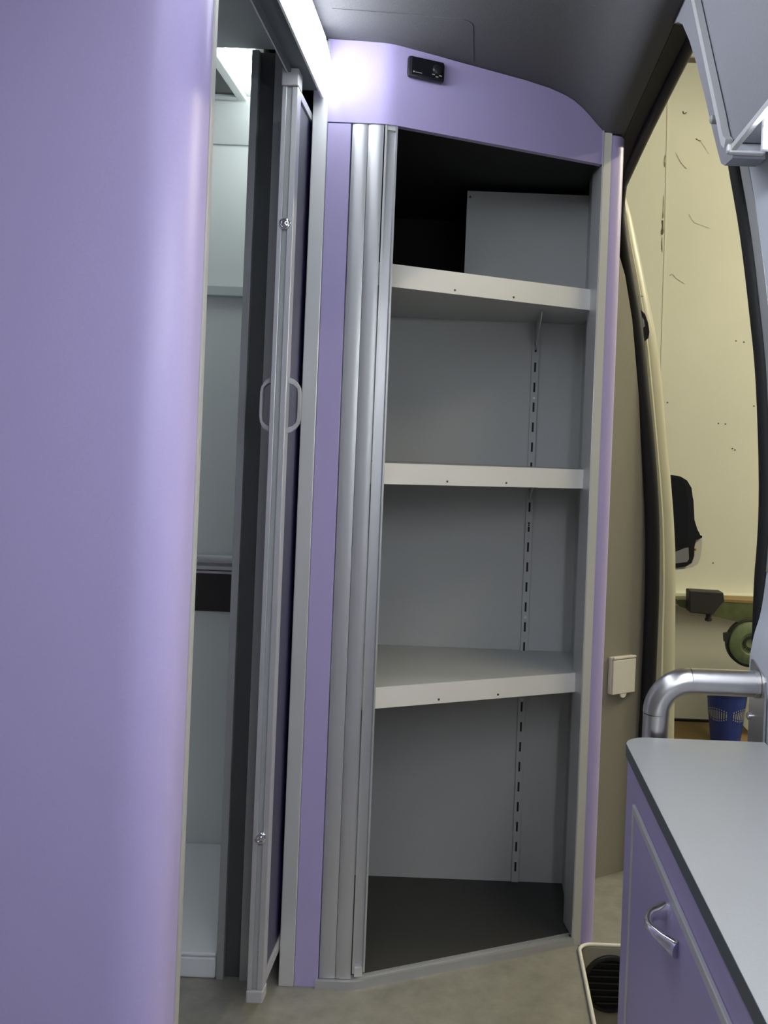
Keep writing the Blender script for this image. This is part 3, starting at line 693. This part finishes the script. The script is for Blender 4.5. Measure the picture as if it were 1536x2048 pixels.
# wainscot ledge
t = thing('wall_bench', 'long cream and brown bench ledge along the garage wall behind the green machine', 'ledge', (1.5, 4.55, .45))
zl = (1.2352, 0.493)[1]
bm = B(); box(bm, .5, 3.0, 4.52, 4.599, zl - .034, zl, .004); obj('ledge', bm, 'garage', t)
bm = B(); box(bm, .5, 3.0, 4.50, 4.599, zl - .062, zl - .0345, .002); obj('brown_strip', bm, 'wood', t, 'brown strip')
# green machine
MY = 4.15
gm = thing('band_saw', 'worn green machine with a dark clamp block and round wheel guard', 'machine', (1.35, 4.2, GZ))
arm = [(0.9251, 4.15, 0.5128), (0.9896, 4.15, 0.5154), (1.151, 4.15, 0.5171), (1.3702, 4.15, 0.5166), (1.5896, 4.15, 0.5114), (1.5967, 4.15, 0.3317), (1.3757, 4.15, 0.3783), (1.2704, 4.15, 0.4157), (1.1775, 4.15, 0.4305), (1.0845, 4.15, 0.4476), (0.9797, 4.15, 0.4734), (0.9401, 4.15, 0.4834)]
bm = B(); prism(bm, arm, (0, .12, 0)); bmesh.ops.bevel(bm, geom=list(bm.edges), offset=.006, segments=2, affect='EDGES'); obj('arm', bm, 'machine', gm)
bm = B(); prism(bm, [(1.1479, 4.148, 0.5242), (1.5884, 4.148, 0.5232), (1.589, 4.148, 0.5094), (1.1483, 4.148, 0.5127)], (0, .13, 0)); obj('blade_guard', bm, 'wood', gm, 'rusty top strip')
bm = B(); prism(bm, [(0.9736, 4.1, 0.5662), (1.1288, 4.1, 0.5632), (1.1349, 4.1, 0.5224), (1.1087, 4.1, 0.494), (1.0828, 4.1, 0.4588), (0.9776, 4.1, 0.466)], (0, .075, 0)); bmesh.ops.bevel(bm, geom=list(bm.edges), offset=.004, segments=1, affect='EDGES'); bl = obj('clamp_block', bm, 'iron', gm, 'dark clamp block')
bm = B(); a_ = Vector((1.0773, 4.15, 0.4542)); lathe(bm, a_, (0, 0, -1), [(0, .012), (.02, .012), (.021, .016), (.03, .016), (.033, .010)], 16); obj('knob', bm, 'iron', bl, smooth=40)
bm = B(); lathe(bm, (1.2728, 4.17, 0.3286), (0, -1, 0), [(0, .110), (.03, .110), (.034, .106), (.034, .100), (.03, .098)], 40); obj('wheel_guard', bm, 'iron', gm, smooth=40)
bm = B(); lathe(bm, (1.2685, 4.14, 0.3301), (0, -1, 0), [(0, .098), (.02, .097), (.024, .092), (.026, .05), (.022, .045)], 40); wg = obj('wheel_cover', bm, 'machine_light', gm, 'pale green wheel cover', smooth=40)
bm = B(); c = Vector((1.2655, 4.115, 0.3329))
for k in range(20):
    a2 = 2 * PI * k / 20; d_ = Vector((math.cos(a2), 0, math.sin(a2))); e_ = Vector((-math.sin(a2), 0, math.cos(a2)))
    prism(bm, [c + d_ * .020 - e_ * .0018, c + d_ * .034 - e_ * .003, c + d_ * .034 + e_ * .003, c + d_ * .020 + e_ * .0018], (0, -.003, 0))
obj('vent_slots', bm, 'iron', wg)
bm = B(); prism(bm, [(1.1491, 4.13, 0.3688), (1.1742, 4.13, 0.3744), (1.1797, 4.13, 0.3516), (1.1718, 4.13, 0.3191), (1.1529, 4.13, 0.3322)], (0, .03, 0)); obj('latch', bm, 'iron', wg)
bm = B(); box(bm, 1.36, 1.52, 4.2, 4.4, GZ, .30, .01); obj('pedestal', bm, 'machine', gm)
# bench with basket
bn = thing('wooden_bench', 'low brown wooden bench against the garage wall, behind the grab rail', 'bench', (1.1, 4.2, GZ))
zb = (1.0972, -0.1303)[1]
bm = B(); box(bm, .75, 1.34, 3.95, 4.45, zb - .04, zb, .004); obj('bench_top', bm, 'wood', bn)
for x in (.80, 1.27):
    for y in (3.98, 4.37):
        bm = B(); box(bm, x, x + .05, y, y + .05, GZ, zb - .0405); obj('leg', bm, 'wood', bn)
bm = B(); box(bm, .75, 1.34, 4.4505, 4.47, zb - .03, zb + .008); obj('back_strip', bm, 'iron', bn, 'dark back strip')
wbk = thing('waste_basket', 'blue perforated plastic waste basket under the bent steel grab rail', 'basket', (1.11, 4.12, zb))
bc_ = Vector(((1.1688, 4.12, -0.0224)[0], 4.12, zb))
ztop = (1.1633, 0.1148)[1]; hB = ztop - zb
def rad(h): return .066 + (.092 - .066) * h / hB
bm = B(); lathe(bm, bc_ + Vector((0, 0, hB - .006)), (0, 0, 1), [(0, rad(hB)), (.0, rad(hB) + .006), (.01, rad(hB) + .006), (.01, rad(hB) - .003), (.004, rad(hB) - .003)], 40); obj('rim', bm, 'blue', wbk, smooth=40)
bm = B(); lathe(bm, bc_, (0, 0, 1), [(0.0005, .060), (.004, rad(0)), (hB, rad(hB)), (hB, rad(hB) - .004), (.008, rad(0) - .004), (.007, .001)], 40)
for k in range(48):
    a2 = 2 * PI * k / 48
    ph = (k % 12) / 11.0; hl = .018 * math.sin(PI * ph) ** .7 + .002
    if hl < .004: continue
    h = hB * .60
    d_ = Vector((math.cos(a2), math.sin(a2), 0)); e_ = Vector((-math.sin(a2), math.cos(a2), 0))
    p0 = bc_ + d_ * (rad(h - hl) + .0004) + Vector((0, 0, h - hl)); p1 = bc_ + d_ * (rad(h + hl) + .0004) + Vector((0, 0, h + hl))
    prism(bm, [p0 - e_ * .0022, p0 + e_ * .0022, p1 + e_ * .0022, p1 - e_ * .0022], d_ * .0006, 1)
    for s2 in (-1, 1):
        h2 = h + s2 * (hl + .007); p = bc_ + d_ * (rad(h2) + .0004) + Vector((0, 0, h2))
        prism(bm, [p - e_ * .0022 - Vector((0, 0, .0025)), p + e_ * .0022 - Vector((0, 0, .0025)), p + e_ * .0022 + Vector((0, 0, .0025)), p - e_ * .0022 + Vector((0, 0, .0025))], d_ * .0006, 1)
obj('bowl', bm, ('blue', 'grate'), wbk, smooth=40)

# unseen garage tube lamps; the one near the wall is added to brighten it
for (x, y, tm) in ((1.5, 1.1, 'tube'), (2.6, 2.9, 'tube_wall_fill')):
    t = thing('garage_light', 'unseen fluorescent tube light hanging in the garage', 'light', (x, y, 2.75), 'garage tube lights')
    bm = B(); box(bm, x - .1, x + .1, y - .75, y + .75, 2.77, 2.82, .005); obj('housing', bm, 'tray', t)
    bm = B(); cyl(bm, (x, y - .72, 2.74), (x, y + .72, 2.74), .025, 12); obj('tube', bm, tm, t)
    for dy in (-.5, .5):
        bm = B(); cyl(bm, (x, y + dy, 2.8205), (x, y + dy, 3.75), .006, 8); obj('rod', bm, 'alu', t)
bm = B(); box(bm, -2.5, 5.5, -2, GD - .03, 3.75, 3.8); struct(obj('ceiling_garage', bm, 'garage'))

# ------------------------------------------------------------------ world, camera
w = bpy.data.worlds.new('World'); S.world = w; w.use_nodes = True
bg = w.node_tree.nodes['Background']; bg.inputs['Color'].default_value = (.92, .94, 1., 1); bg.inputs['Strength'].default_value = .12
cam = bpy.data.cameras.new('Camera'); co = bpy.data.objects.new('Camera', cam); COL.objects.link(co)
cam.sensor_fit = 'AUTO'; cam.sensor_width = 36; cam.lens = 1800 / 2048 * 36
cam.shift_x = -(962 - 768) / 2048; cam.shift_y = (908 - 1024) / 2048
cam.clip_start = .02; cam.clip_end = 60
co.matrix_world = Matrix.Translation((0, 0, 1.15)) @ Matrix.Rotation(PI / 2, 4, 'X') @ Matrix.Rotation(.0395, 4, 'Z')
S.camera = co
S.view_settings.view_transform = 'Standard'; S.view_settings.look = 'None'
S.view_settings.exposure = 0; S.view_settings.gamma = 1; S.view_settings.use_curve_mapping = False
